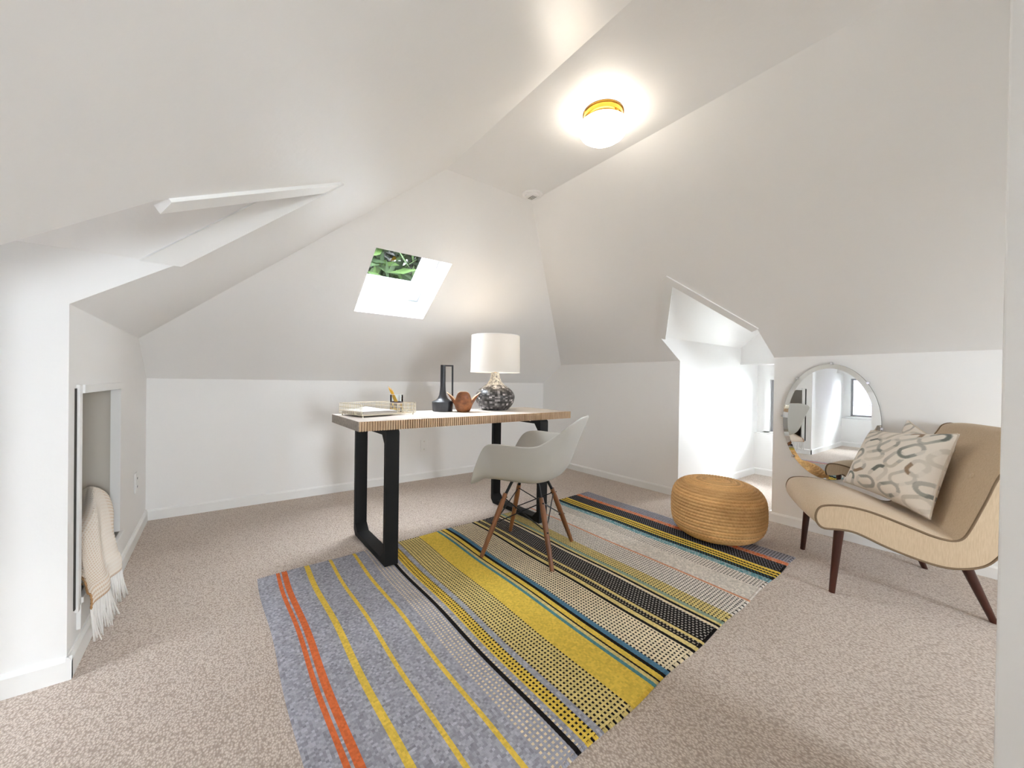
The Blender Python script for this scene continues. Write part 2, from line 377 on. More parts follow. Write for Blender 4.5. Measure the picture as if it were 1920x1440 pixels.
# cupboard recess in the left kneewall
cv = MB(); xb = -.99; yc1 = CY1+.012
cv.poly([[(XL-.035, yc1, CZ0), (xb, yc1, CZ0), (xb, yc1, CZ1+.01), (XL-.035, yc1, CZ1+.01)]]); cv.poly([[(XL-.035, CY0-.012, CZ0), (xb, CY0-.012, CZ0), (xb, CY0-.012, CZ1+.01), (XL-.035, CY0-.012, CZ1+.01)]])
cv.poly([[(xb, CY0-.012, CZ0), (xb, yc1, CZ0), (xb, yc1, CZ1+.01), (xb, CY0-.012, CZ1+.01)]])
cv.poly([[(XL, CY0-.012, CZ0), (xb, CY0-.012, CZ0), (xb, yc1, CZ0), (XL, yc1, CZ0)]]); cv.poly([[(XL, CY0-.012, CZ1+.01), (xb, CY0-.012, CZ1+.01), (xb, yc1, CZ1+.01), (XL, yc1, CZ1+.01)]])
struct(cv, 'wall_cupboard_recess', mat('recess_grey', lin(206, 200, 190), .7, bump=('noise', 55, .1, .004)))  # recess has one even tone, darker and greyer than the walls
lin_ = MB()
for (a, b) in (((CY0-.014, CZ0), (CY0, CZ1+.012)), ((CY1, CZ0), (CY1+.012, CZ1+.012)), ((CY0, CZ1), (CY1, CZ1+.012))): lin_.box2((XL-.036, a[0], a[1]), (XL+.001, b[0], b[1]))
struct(lin_, 'trim_7', M_trim)
cs = MB()   # casing: left stile, head, sill with its nosing
cs.box2((XL, 1.982, .175), (XL+.010, CY0-.002, .968)); cs.box2((XL, CY0-.002, CZ1+.002), (XL+.016, CY1-.03, .968))
cs.box2((XL-.10, CY0-.002, CZ0-.020), (XL+.016, CY1+.02, CZ0)); cs.box2((XL, 2.005, .105), (XL+.012, 2.175, CZ0-.020))
struct(cs, 'trim_8', M_trim, bevel=.002)
struct(MB().box2((XL-.001, 1.968, .19), (XL+.0035, 1.9815, .955)), 'trim_9', mat('dark_gap', (.05, .045, .04, 1), .9))


# ------------------------------------------------------------------ outside
M_leaf = mat('leaves', lin(86, 118, 58), .5, attr=True, spec=.4)
def tree(label, c, rad, n, base_z):
    t = thing('tree', label, 'tree', (c[0], c[1], base_z))
    q = MB(); cols = []
    for _ in range(n):
        d = RNG.normal(size=3); d /= np.linalg.norm(d); r = rad*(.35+.65*RNG.random()**.5)
        p = Vector(c)+Vector(d)*r; a = Vector(RNG.normal(size=3)).normalized(); b = a.orthogonal().normalized(); s = .08+.08*RNG.random()
        q.add([p-a*s, p+b*s*.45, p+a*s, p-b*s*.45], [(0, 1, 2, 3)])
        k = RNG.random(); col = lin(12+26*k, 24+30*k, 10+12*k) if RNG.random() > .04 else lin(150, 120, 24)
        cols.append(col)
    q.build('foliage', M_leaf, t, colors=np.repeat(np.array(cols), 4, 0), cdom='CORNER', recalc=False)
    MB().tube([(c[0], c[1], base_z), (c[0]+.5, c[1]+.5, c[2]-rad*.6), (c[0]+.8, c[1]+.6, c[2]+rad*.2)], [.16, .10, .03], 10).build('trunk', mat('bark', lin(92, 74, 58), .9), t)
tree('leafy green tree seen through the skylight', (2.05, 5.75, 3.35), 1.95, 15000, -4.0)
struct(MB().box2((-30, -30, -4.2), (30, 30, -4.0)), 'ground', mat('paving', lin(116, 116, 112), .9, var=(3, lin(96, 96, 92), .4, .6)))
hs = thing('neighbour_house', 'mauve grey sided house with white window trim outside the left dormer window', 'house', (-6.2, 3.2, -4.0))
sd = MB()
for k in range(34): sd.prism([(-5.0, -1.0, -4+k*.17), (-4.975, -1.0, -4+k*.17), (-5.0, -1.0, -4+(k+1)*.17)], (0, 9, 0))
sd.box2((-7.4, -1.0, -4), (-5.0, 8.0, 1.75))
sd.build('siding', mat('mauve_siding', lin(74, 69, 79), .7), hs)
tr = MB()
for (ya, yb) in ((3.92, 4.02), (4.62, 4.72)): tr.box2((-4.98, ya, -.6), (-4.94, yb, 1.5))
tr.box2((-4.98, 3.92, 1.4), (-4.94, 4.72, 1.52)); tr.box2((-4.98, 2.6, -4), (-4.94, 3.12, 1.75))
tr.build('white_trim', M_trim, hs)
rf = MB().prism([(-7.6, -1.2, 1.75), (-4.75, -1.2, 1.75), (-6.2, -1.2, 2.6)], (0, 9.4, 0)); rf.build('roof', mat('shingles', lin(90, 88, 90), .9), hs)

# ------------------------------------------------------------------ ceiling lamp, smoke detector, outlets
LX, LY = 1.335, 1.135
t = thing('ceiling_light', 'flush brass ceiling light with a glowing frosted glass bowl', 'ceiling light', (LX, LY, H))
MB().lathe([(0, H), (.086, H), (.088, H-.006), (.084, H-.010), (.083, H-.026), (.079, H-.030), (.076, H-.048), (0, H-.048)], 64, (LX, LY, 0)).build('base', M_brass, t, smooth=True, angle=30)
prof = [(.070, -.046)]+[(.070+.028*math.sin(a*PI/14*.9+.15), -.052-.02*a/6) for a in range(1, 7)]
bowl = [(.074, -.040), (.090, -.044), (.101, -.053), (.1055, -.065), (.103, -.079), (.094, -.093), (.078, -.105), (.054, -.113), (.027, -.117), (0.0005, -.118)]
M_bowl = mat('lit_frosted_glass', (1, .97, .9, 1), .3, emit=((1.0, .90, .76, 1), CEIL_W))
MB().lathe([(r, H+z) for r, z in bowl], 64, (LX, LY, 0)).build('glass_bowl', M_bowl, t, smooth=True, angle=0)
for k in range(3): a = 2*PI*k/3+.4; sc_ = MB(); sc_.tube([(LX+.074*math.cos(a), LY+.074*math.sin(a), H-.038), (LX+.090*math.cos(a), LY+.090*math.sin(a), H-.038)], .004, 8); sc_.build('thumb_screw', M_brass, t)
t = thing('smoke_detector', 'round white smoke detector on the ceiling where the slopes meet', 'smoke detector', (1.568, 1.892, H))
dx, dy = 1.568, 1.892
MB().lathe([(0, H), (.064, H), (.064, H-.006), (.058, H-.010), (0, H-.010)], 48, (dx, dy, 0)).build('base', M_trim, t, smooth=True, angle=30)
MB().lathe([(.046, H-.010), (.044, H-.018), (.038, H-.021), (0, H-.021)], 48, (dx, dy, 0)).build('cover', M_trim, t, smooth=True, angle=30)
M_slotg = mat('slot_grey', lin(120, 118, 115), .7)
for k in range(-1, 2): MB().box((dx+k*.012, dy, H-.0215), (.004, .05, .002)).build('vent_slot', M_slotg, t)
t = thing('blank_plate', 'white blank cover plate on the back wall beneath the desk', 'cover plate', (1.676, YB, .345))
MB().box((1.676, YB-.004, .345), (.074, .008, .118)).build('plate', M_trim, t, bevel=.003)
for z in (.385, .305): MB().box((1.676, YB-.0085, z), (.006, .002, .006)).build('screw', M_chrome, t)
t = thing('wall_outlet', 'white electrical outlet low on the left wall near the corner', 'outlet', (XL, 3.235, .36))
MB().box((XL+.004, 3.235, .36), (.008, .074, .118)).build('plate', M_trim, t, bevel=.003)
for z in (.385, .335):
    r_ = MB().box((XL+.0085, 3.235, z), (.004, .034, .030)).build('receptacle', M_trim, t, bevel=.002)
    
    for y in (3.228, 3.242): MB().box((XL+.0108, y, z), (.001, .003, .012)).build('slot', M_black, r_)

# ------------------------------------------------------------------ rug
def build_rug():
    ang = math.radians(2.7); eu = np.array([math.cos(ang), math.sin(ang)]); ev = np.array([-math.sin(ang), math.cos(ang)]); o = np.array([.172, 2.291])
    cell = .0079; NU, NV = 315, 203
    C = {k: np.array(lin(*v)[:3]) for k, v in dict(grey=(164, 164, 174), yel=(226, 194, 84), cream=(226, 210, 178), crm2=(216, 196, 130), white=(222, 214, 204), blk=(34, 30, 30), org=(214, 112, 66), teal=(88, 138, 146), blue=(84, 124, 150), sage=(140, 158, 140), heather=(204, 196, 186), org2=(206, 146, 116), ltb=(150, 172, 178)).items()}
    # (u0, u1, kind, colours); front-edge positions in metres
    S = [(-.05, .040, 's', 'grey'), (.040, .056, 's', 'org'), (.056, .066, 's', 'grey'), (.066, .083, 's', 'org'), (.083, .169, 's', 'grey'), (.169, .186, 's', 'yel'), (.186, .281, 's', 'grey'), (.281, .298, 's', 'yel'), (.298, .400, 's', 'grey'), (.400, .417, 's', 'yel'),
         (.417, .455, 's', 'grey'), (.455, .545, 'd', 'grey', 'cream'), (.545, .561, 's', 'blk'), (.561, .572, 'd', 'grey', 'cream'), (.572, .584, 's', 'grey'), (.584, .634, 'd2', 'yel', 'blk'), (.634, .657, 's', 'grey'), (.657, .786, 'd', 'crm2', 'blk'), (.786, .915, 's', 'yel'),
         (.915, .930, 's', 'teal'), (.930, .944, 's', 'crm2'), (.944, .957, 's', 'blk'), (.957, .979, 's', 'yel'), (.979, .993, 's', 'blk'), (.993, 1.020, 's', 'blue'), (1.020, 1.180, 'd', 'cream', 'blk'), (1.180, 1.196, 's', 'blk'), (1.196, 1.216, 's', 'crm2'), (1.216, 1.248, 'b', 'blk', 'cream'),
         (1.248, 1.264, 's', 'crm2'), (1.264, 1.392, 'b', 'blk', 'white'), (1.392, 1.408, 's', 'cream'), (1.408, 1.419, 's', 'blk'), (1.419, 1.434, 's', 'crm2'), (1.434, 1.458, 's', 'sage'), (1.458, 1.540, 'd', 'crm2', 'blk'), (1.540, 1.705, 'd', 'white', 'blk'), (1.705, 1.714, 'd', 'white', 'blk'), (1.714, 1.730, 's', 'org2'),
         (1.730, 1.880, 'h', 'heather', 'white'), (1.880, 1.985, 'd', 'white', 'blk'), (1.985, 2.030, 'h', 'ltb', 'teal'), (2.030, 2.066, 'b', 'blk', 'teal'), (2.066, 2.088, 's', 'yel'), (2.088, 2.100, 'b', 'blk', 'yel'), (2.100, 2.120, 's', 'yel'), (2.120, 2.132, 'b', 'blk', 'yel'), (2.132, 2.154, 's', 'yel'),
         (2.154, 2.272, 'b', 'blk', 'grey'), (2.272, 2.320, 'h', 'org2', 'org'), (2.320, 2.452, 'd', 'grey', 'blk')]
    col = np.zeros((NU, NV, 3)); hgt = np.zeros((NU, NV))
    jj = np.arange(NV)
    for i in range(NU):
        u = (i+.5)*cell-.04
        st = next((s for s in S if s[0] <= u < s[1]), S[-1])
        base_ = np.tile(C[st[3]], (NV, 1))
        if st[2] == 'd':
            base_[(jj % 2 == 0) & (i % 2 == 0)] = C[st[4]]
        elif st[2] == 'd2':
            base_[(jj % 2 == 0) & (i % 2 == 0)] = C[st[4]]
        elif st[2] == 'b':
            mk = ((jj+(i//2)) % 2 == 0) & (i % 2 == 0); base_[mk] = C[st[3]]*.45+C[st[4]]*.55
        elif st[2] == 'h':
            mk = RNG.random(NV) > .55; base_[mk] = C[st[4]]
        if st[3] == 'grey' and st[2] == 's': base_ = base_*(.74+.50*RNG.random((NV, 1)))
        col[i] = base_*(.87+.26*RNG.random((NV, 1)))
    # yellow fading patch
    us = np.linspace(0, NU*cell, NU+1)-.04; vs = np.linspace(0, -NV*cell, NV+1)
    U, V = np.meshgrid(us, vs, indexing='ij'); fr = 1+V/(NV*cell)      # 1 at back, 0 at front
    wob = .010*np.sin(3.1*U+5*V)*np.sin(2.2*V+1.5)+.006*np.sin(9*V+3*U)
    bl = np.clip((U-.3)/1.0, 0, 1); Ux = U+(1-bl)*.037*(V+1.1)/1.1+bl*.1*(1+V/1.6)+wob*.45
    Vx = V+.004*np.sin(14*U)*np.where((V > -.02) | (V < -NV*cell+.02), 1, 0)
    X = o[0]+eu[0]*Ux+ev[0]*Vx; Y = o[1]+eu[1]*Ux+ev[1]*Vx
    Z = .0042+.0006*np.sin(11*U+4*V)*np.sin(7*V)
    ii, jv = np.meshgrid(np.arange(NU+1), np.arange(NV+1), indexing='ij')
    Z = Z+.0010*((ii+jv) % 2)
    Z[0, :] = Z[-1, :] = .001; Z[:, 0] = Z[:, -1] = .001
    q = MB(); q.grid(np.stack([X, Y, Z], -1))
    rug = thing('area_rug', 'striped flatweave rug in grey, yellow, black and cream beneath the desk', 'rug', (o[0], o[1], 0))
    fc = np.concatenate([col.reshape(-1, 3), np.ones((NU*NV, 1))], 1)
    q.build('woven_field', mat('rug_yarn', (.5, .5, .5, 1), .95, attr=True, spec=.1, bump=('voronoi', 125, .5, .003)), rug, smooth=True, angle=0, colors=np.repeat(fc, 4, 0), cdom='CORNER', recalc=False)
    # bound ends along the front and back edges
    for lab, j, sgn in (('front_binding', NV, -1), ('back_binding', 0, 1)):
        b = MB(); cc = []
        for i in range(0, NU-1):
            p = Vector((X[i, j], Y[i, j], .0015)); r = Vector((X[i+1, j], Y[i+1, j], .0015)); n0 = len(b.f)
            k = Vector((ev[0], ev[1], 0))*sgn
            b.tube([(p+r)/2-k*.006+Vector((0, 0, .001)), (p+r)/2+k*.004], .0036, 6); cc += [np.append(col[i, min(j, NV-1)] if (i//2) % 2 else col[i, max(0, min(j, NV-1)-1)], 1)]*sum(len(f) for f in b.f[n0:])
        b.build(lab, M_yarn, rug, smooth=True, angle=0, colors=np.array(cc), cdom='CORNER', recalc=False)
M_yarn = mat('yarn_ends', (.5, .5, .5, 1), .95, attr=True, spec=.1)
build_rug()

# ------------------------------------------------------------------ desk
ZT = .783; ZU = .733
D00 = Vector((.578, 2.050, 0)); D10 = Vector((2.122, 2.068, 0)); dX = (D10-D00).normalized(); dY = Vector((-dX.y, dX.x, 0)); DW = (D10-D00).length; DD = .55
dk = thing('desk', 'long desk with reeded wooden edge and black sled legs', 'desk', (1.35, 2.33, 0))
def dp(a, b, z): p = D00+dX*a+dY*b; return (p.x, p.y, z)
M_top = mat('pale_oak_top', lin(226, 219, 212), .5, var=((3, 40, 3), lin(212, 203, 194), .35, .7))
M_edge = mat('reeded_oak', lin(204, 176, 144), .6, var=((30, 30, 6), lin(182, 152, 120), .35, .7))
M_endw = mat('grey_end_grain', lin(176, 168, 158), .6, var=((4, 60, 60), lin(150, 142, 134), .35, .7))
tb = MB(); tb.prism([dp(.004, .012, ZU), dp(DW-.004, .012, ZU), dp(DW-.004, DD, ZU), dp(.004, DD, ZU)], (0, 0, ZT-ZU)); tb.build('tabletop', M_top, dk, bevel=.0015)
ed = MB(); nr_ = 112; st = DW/nr_
for k in range(nr_):
    ed.prism([dp(k*st+.0022, .0125, ZU), dp(k*st+.0022, .003, ZU), dp(k*st+.0038, 0, ZU), dp((k+1)*st-.0038, 0, ZU), dp((k+1)*st-.0022, .003, ZU), dp((k+1)*st-.0022, .0125, ZU)], (0, 0, ZT-ZU-.0006))
ed.box((D00+dX*DW/2+dY*.0122+Vector((0, 0, (ZT+ZU)/2))), (DW-.004, .0012, ZT-ZU-.002), Matrix.Rotation(math.atan2(dX.y, dX.x), 3, 'Z'))
ed.build('reeded_edge', M_edge, dk)
for k0 in (0, DW-.004):
    MB().prism([dp(k0, .004, ZU), dp(k0+.004, .004, ZU), dp(k0+.004, DD, ZU), dp(k0, DD, ZU)], (0, 0, ZT-ZU)).build('end_panel', M_endw, dk)
def sled(x0, x1, y0, y1, slope):
    q = MB(); ZS = .0068; t = .030; c = .045; r = .016
    out = [(y0, ZS), (y0, ZU-r), (y0+r*.3, ZU-r*.3), (y0+r, ZU), (y1-r, ZU), (y1-r*.3, ZU-r*.3), (y1, ZU-r), (y1, 0.040), (y1-.030, ZS)]
    inn = [(y0+t, ZS+t+c), (y0+t, ZU-t-c), (y0+t, ZU-t-c), (y0+t+c*.75, ZU-t), (y1-t-c*.75, ZU-t), (y1-t, ZU-t-c), (y1-t, ZU-t-c), (y1-t, ZS+t+c), (y1-t-c, ZS+t)]
    out.append((y0+.0, ZS)); inn.append((y0+t+c, ZS+t))
    n = len(out); V = []
    for x in (x0, x1): V += [(x+(y-y0)*slope, y, z) for y, z in out]+[(x+(y-y0)*slope, y, z) for y, z in inn]
    F = []
    for i in range(n):
        j = (i+1) % n
        F += [(i, j, n+j, n+i), (2*n+i, 3*n+i, 3*n+j, 2*n+j), (i, 2*n+i, 2*n+j, j), (n+i, n+j, 3*n+j, 3*n+i)]
    q.add(V, F)
    o = q.build('leg_frame', M_black, dk); return o
sled(.718, .790, 2.045, 2.612, -.01); sled(1.812, 1.884, 2.060, 2.655, -.01)
b = MB(); b.lathe([(0, 0), (.006, 0), (.006, .006), (0, .006)], 12, dp(1.17, .03, ZU-.006)); b.build('bolt', M_chrome, dk)

# ------------------------------------------------------------------ table lamp
lx, ly = 1.70, 2.462
tl = thing('table_lamp', 'table lamp with white drum shade and grey mosaic gourd base', 'lamp', (lx, ly, ZT))
prof = catmull([(.068, 0), (.100, .006), (.132, .040), (.149, .085), (.148, .115), (.128, .150), (.095, .176), (.062, .200), (.042, .230), (.034, .258), (.032, .284)], 3)
q = MB(); n = 46; q.lathe([(r, ZT+z) for r, z in prof], n, (lx, ly, 0))
cols = []
for i in range(len(prof)-1):
    for k in range(n):
        zz = prof[i][1]; hi = zz > .19  # neck tiles coloured paler, painting in the light from the lamp above
        g_ = RNG.choice([42, 58, 74, 96, 124, 160, 226], p=[.18, .20, .2, .16, .12, .09, .05]) if not hi else RNG.choice([150, 185, 208, 222, 234], p=[.1, .15, .25, .3, .2])
        if .165 < zz <= .19: g_ = RNG.choice([60, 90, 130, 180, 205])
        cols.append(lin(g_*1.0, g_*.98, g_*(.97 if not hi else .92)))
q.build('mosaic_base', mat('capiz_mosaic', (.2, .2, .2, 1), .38, attr=True, coat=.1, var=(60, (.6, .6, .64, 1), .35, .65)), tl, smooth=True, angle=0, colors=np.repeat(np.array(cols), 4, 0), cdom='CORNER', recalc=False)
MB().lathe([(0, ZT), (.070, ZT), (.070, ZT+.006), (0, ZT+.006)], 40, (lx, ly, 0)).build('foot', M_black, tl)
def shade_mat():
    m = bpy.data.materials.new('white_linen_shade'); m.use_nodes = True; N = m.node_tree.nodes; L = m.node_tree.links; N.remove(N['Principled BSDF'])
    d = N.new('ShaderNodeBsdfDiffuse'); d.inputs[0].default_value = (.72, .70, .67, 1); t = N.new('ShaderNodeBsdfTranslucent'); t.inputs[0].default_value = (.80, .76, .70, 1)
    x = N.new('ShaderNodeMixShader'); x.inputs[0].default_value = .09; L.new(d.outputs[0], x.inputs[1]); L.new(t.outputs[0], x.inputs[2]); L.new(x.outputs[0], N['Material Output'].inputs[0]); return m
z0, z1 = 1.068, 1.345
q = MB(); q.lathe([(.188, z0), (.184, z1)], 72, (lx, ly, 0)); sh = q.build('lamp_shade', shade_mat(), tl, smooth=True, angle=0)
for z, r in ((z0, .188), (z1, .184)): q = MB(); q.tube([(lx+r*math.cos(a*PI/32), ly+r*math.sin(a*PI/32), z) for a in range(64)], .0022, 6, closed=True); q.build('rim', M_trim, sh, smooth=True)
q = MB(); q.tube([(lx, ly, ZT+.284), (lx, ly, 1.15)], .012, 12)
for a in range(3): q.tube([(lx, ly, 1.31), (lx+.184*math.cos(a*2.094), ly+.184*math.sin(a*2.094), 1.335)], .002, 6)
q.tube([(lx, ly, 1.15), (lx, ly, 1.33)], .003, 6); q.build('harp', M_brass, tl, smooth=True)
M_bulb = mat('lit_bulb', (1, .95, .85, 1), .3, emit=((1, .80, .55, 1), 1.0))
MB().lathe([(.012, 1.15), (.030, 1.185), (.034, 1.205), (.030, 1.228), (.014, 1.243), (.0005, 1.246)], 24, (lx, ly, 0)).build('bulb', M_bulb, tl, smooth=True, angle=0)
pl = bpy.data.lights.new('bulb_light', 'POINT'); pl.energy = LAMP_W; pl.color = (1, .86, .68); pl.shadow_soft_size = .04
plo = bpy.data.objects.new('bulb_light', pl); COL.objects.link(plo); plo.parent = tl; plo.location = (0, 0, 1.29-ZT)

# ------------------------------------------------------------------ vase, bowl
vx, vy = 1.279, 2.503
M_vase = mat('matte_black_ceramic', lin(44, 45, 50), .42)
vt = thing('vase', 'matte black long-necked vase with a squared loop handle', 'vase', (vx, vy, ZT))
pr = [(0, 0), (.066, 0), (.070, .004), (.0745, .060), (.0745, .068), (.071, .071), (.052, .078), (.036, .092), (.025, .115), (.0205, .150), (.0185, .190), (.0180, .328), (.013, .328), (.013, .25), (0, .25)]
MB().lathe([(r, ZT+z) for r, z in pr], 56, (vx, vy, 0)).build('body', M_vase, vt, smooth=True, angle=35)
hd = Vector((.80, -.60, 0)).normalized(); hp = lambda a, z: Vector((vx, vy, ZT+z))+hd*a
q = MB(); q.bar(hp(.012, .323), hp(.071, .323), .012, .010); q.bar(hp(.0665, .328), hp(.069, .060), .009, .012, (hd.x, hd.y, 0)); q.build('handle', M_vase, vt, bevel=.002)
bx, by = 1.383, 2.392
bt = thing('wooden_bowl', 'carved brown wooden bowl with a wavy flared rim', 'bowl', (bx, by, ZT))
TH = np.linspace(0, 2*PI, 97); vd = math.atan2(-by, -bx)     # direction facing the room
def lobe(th):
    d = th-vd; return d
rows = []
for s in np.linspace(0, 1, 15):
    rr = []
    for th in TH:
        d = th-vd
        ad = math.degrees(abs(math.atan2(math.sin(d), math.cos(d))))
        w = 1-(ad/58)**3.6 if ad < 58 else (1-(abs(ad-90)/32)**1.5 if ad < 122 else 1-((180-ad)/58)**3.6)
        sidew = max(0, 1-(abs(ad-90)/34)**2); fr = 1-sidew
        hgt_ = .078+.062*w*(1-.04*sidew)
        flare = .082+.038*sidew*w
        z = hgt_*s**.9; r = .042+(flare-.042)*(s**1.1 if sidew > .3 else s**.55)
        if s > .55: r -= .016*fr*((s-.55)/.45)**2
        rr.append((bx+r*math.cos(th), by+r*math.sin(th), ZT+.001+z))
    rows.append(rr)
rows = np.array(rows); inner = rows[::-1].copy(); ctr = np.array([bx, by, 0])
for i in range(len(inner)):
    v_ = inner[i]-ctr; rad = np.hypot(v_[:, 0], v_[:, 1])[:, None]; inner[i][:, :2] = ctr[:2]+v_[:, :2]*(rad-.008)/rad
    inner[i][:, 2] += .004 if i else 0
inner[:, :, 2] = np.maximum(inner[:, :, 2], ZT+.008)
M_teak = mat('teak', lin(150, 92, 50), .4, var=((26, 14, 30), lin(96, 52, 26), .35, .68), spec=.5)
M_teakin = mat('pale_teak_inside', lin(226, 196, 166), .5, var=(30, lin(205, 170, 136), .4, .7))
q = MB().grid(rows); q.add([(bx+.042*math.cos(a), by+.042*math.sin(a), ZT+.001) for a in TH[:-1]], [tuple(range(96))]); q.build('outer_wood', M_teak, bt, smooth=True, angle=60)
q = MB().grid(np.concatenate([rows[-1:], inner])); q.add([tuple(p) for p in inner[-1][:-1]], [tuple(range(96))]); q.build('inner_rim', M_teakin, bt, smooth=True, angle=60)

# ------------------------------------------------------------------ wire tray, papers, cup, pencils
T0 = Vector((.655, 2.262, ZT)); tx = Vector((.355, .085, 0)).normalized(); ty = Vector((-tx.y, tx.x, 0)); TW, TD, THt = .365, .26, .074
M_gold = mat('pale_gold_wire', lin(232, 222, 200), .35, metal=.3)
tr = thing('wire_tray', 'pale gold wire letter tray holding papers and a pencil cup', 'tray', tuple(T0+tx*TW/2+ty*TD/2))
tp = lambda a, b, z: T0+tx*a+ty*b+Vector((0, 0, z))
base_ = MB(); base_.tube([tp(0, 0, .012), tp(TW, 0, .012), tp(TW, TD, .012), tp(0, TD, .012)], .0022, 6, closed=True)
for k in range(1, 24): base_.tube([tp(TW*k/24, 0, .012), tp(TW*k/24, TD, .012)], .0011, 5)
for k in range(1, 6): base_.tube([tp(0, TD*k/6, .0105), tp(TW, TD*k/6, .0105)], .0011, 5)
base_.build('base_grid', M_gold, tr, smooth=True)
def panel(name, f, L, arch=False):
    q = MB(); hh = THt
    q.tube([f(0, .012), f(0, hh-.012 if arch else hh), f(.012 if arch else 0.0005, hh), f(L, hh), f(L, .012)], .0019, 6)
    n_ = max(2, int(L/.0135))
    for k in range(1, n_): q.tube([f(L*k/n_, .012), f(L*k/n_, hh)], .0014, 5)
    for z in (.03, .052): q.tube([f(0, z), f(L, z)], .0014, 5)
    return q.build(name, M_gold, tr, smooth=True)
panel('side_panel', lambda a, z: tp(0, a, z), TD, True); panel('side_panel', lambda a, z: tp(TW, a, z), TD)
panel('back_panel', lambda a, z: tp(a, TD, z), TW); panel('divider', lambda a, z: tp(TW-.118, a, z), TD); panel('front_panel', lambda a, z: tp(TW-.118+a, .02, z), .118)
for (a, b) in ((.012, .012), (TW-.012, .012), (TW-.012, TD-.012), (.012, TD-.012)):
    q = MB(); q.tube([tp(a, b, .0), tp(a, b, .011)], .004, 10); q.build('foot', M_gold, tr, smooth=True)
def sheet(name, a0, a1, b0, b1, z, th, rot, m, label, curl=0, grp=None):
    o = thing(name, label, 'paper' if name == 'paper_sheet' else 'magazine', tuple(tp((a0+a1)/2, (b0+b1)/2, z)), 0, grp)
    P = []; c = ((a0+a1)/2, (b0+b1)/2)
    for i in range(15):
        row = []
        for j in range(9):
            a = a0+(a1-a0)*i/14-c[0]; b = b0+(b1-b0)*j/8-c[1]; ca, sa = math.cos(rot), math.sin(rot)
            row.append(tp(c[0]+a*ca-b*sa, c[1]+a*sa+b*ca, z+th+curl*max(0, 1-abs(i-9)/5.0)*(j/8)))
        P.append(row)
    P = np.array([[tuple(p) for p in r] for r in P]); Pb = P.copy(); Pb[:, :, 2] -= th
    q = MB().grid(P); n0 = len(q.v); q.grid(Pb); A, B = 15, 9
    ring = [(i, 0) for i in range(A)]+[(A-1, j) for j in range(1, B)]+[(i, B-1) for i in range(A-2, -1, -1)]+[(0, j) for j in range(B-2, 0, -1)]
    ids = [i*B+j for i, j in ring]
    for k in range(len(ids)): q.f.append((ids[k], ids[(k+1) % len(ids)], n0+ids[(k+1) % len(ids)], n0+ids[k]))
    q.build('pages' if name == 'magazine' else 'leaf', m, o, smooth=True, angle=40)
M_paper = mat('white_paper', (.85, .85, .86, 1), .6); M_mag = mat('magazine_edge', lin(214, 208, 204), .5, var=((2, 2, 500), lin(140, 128, 120), .4, .6)); M_mag2 = mat('magazine_edge_warm', lin(226, 220, 210), .5, var=((2, 2, 500), lin(160, 148, 132), .4, .6))
sheet('magazine', .006, .236, .012, .245, .0142, .008, 0, M_mag2, 'cream-edged magazine at the bottom of the papers in the wire tray')
sheet('magazine', .010, .238, .014, .240, .0225, .009, .03, M_mag, 'grey-edged magazine lying on another in the wire tray')
sheet('paper_sheet', .014, .232, .016, .236, .0320, .001, -.03, M_paper, 'loose white sheet bulging on top of the papers in the tray', .014)
cup_p = tp(TW-.060, .120, .013)
ct = thing('pencil_cup', 'clear glass cup with patterned gold and black lower band', 'cup', tuple(cup_p))
cr_ = .040
M_cupg = mat('cup_glass', (1, 1, 1, 1), .03, trans=.9)
MB().lathe([(0, .002), (cr_-.004, .002), (cr_, .006), (cr_, .112), (cr_-.0025, .112), (cr_-.0025, .008), (0, .008)], 40, cup_p).build('glass', M_pane, ct, smooth=True, angle=35)
MB().lathe([(cr_, .110), (cr_+.0008, .111), (cr_, .1125), (cr_-.0025, .1125)], 40, cup_p).build('rim', M_trim, ct, smooth=True)
q = MB(); n = 24; q.lathe([(cr_+.0006, .010), (cr_+.0006, .026), (cr_+.0006, .042), (cr_+.0006, .060)], n, cup_p)
cols = []
for i in range(3):
    for k in range(n): cols.append(lin(*random.choice([(190, 150, 50), (150, 112, 30), (60, 40, 40), (210, 176, 80), (70, 74, 84)] if i < 3 else [(60, 40, 44)])))
q.build('patterned_band', mat('printed_band', (.5, .5, .5, 1), .4, attr=True), ct, colors=np.repeat(np.array(cols), 4, 0), cdom='CORNER', recalc=False)
MB().lathe([(cr_+.0007, .060), (cr_+.0007, .066), (cr_-.003, .066)], 40, cup_p).build('dark_line', mat('plum_line', lin(70, 44, 62), .4), ct, smooth=True)
M_pen = mat('pencil_yellow', lin(222, 170, 44), .4); M_penw = mat('pencil_wood', lin(228, 196, 150), .6); M_lead = mat('graphite', (.05, .05, .05, 1), .5)
vl = Vector((-.80, .60, 0))
for k, (da, db, tw) in enumerate(((.0, .0, 0), (.010, .006, .06), (.018, -.006, .12))):
    po = vl*(.0088*(1-k)); p0 = cup_p+vl*(-.023)+po+Vector((0, 0, .010)); p1 = cup_p+vl*(.047)+po+Vector((0, 0, .166-.006*k)); d = (p1-p0).normalized()
    o = thing('pencil', ['leftmost yellow pencil leaning in the glass cup on the desk', 'middle yellow pencil leaning in the glass cup on the desk', 'rightmost yellow pencil leaning in the glass cup on the desk'][k], 'pencil', tuple(p0), 0, 'pencils in the glass cup')
    MB().tube([p0, p1-d*.02], .0037, 6).build('shaft', M_pen, o); MB().tube([p1-d*.02, p1-d*.004], [.0037, .0012], 6).build('sharpened_wood', M_penw, o); MB().tube([p1-d*.004, p1], [.0012, .0003], 6).build('lead_point', M_lead, o)

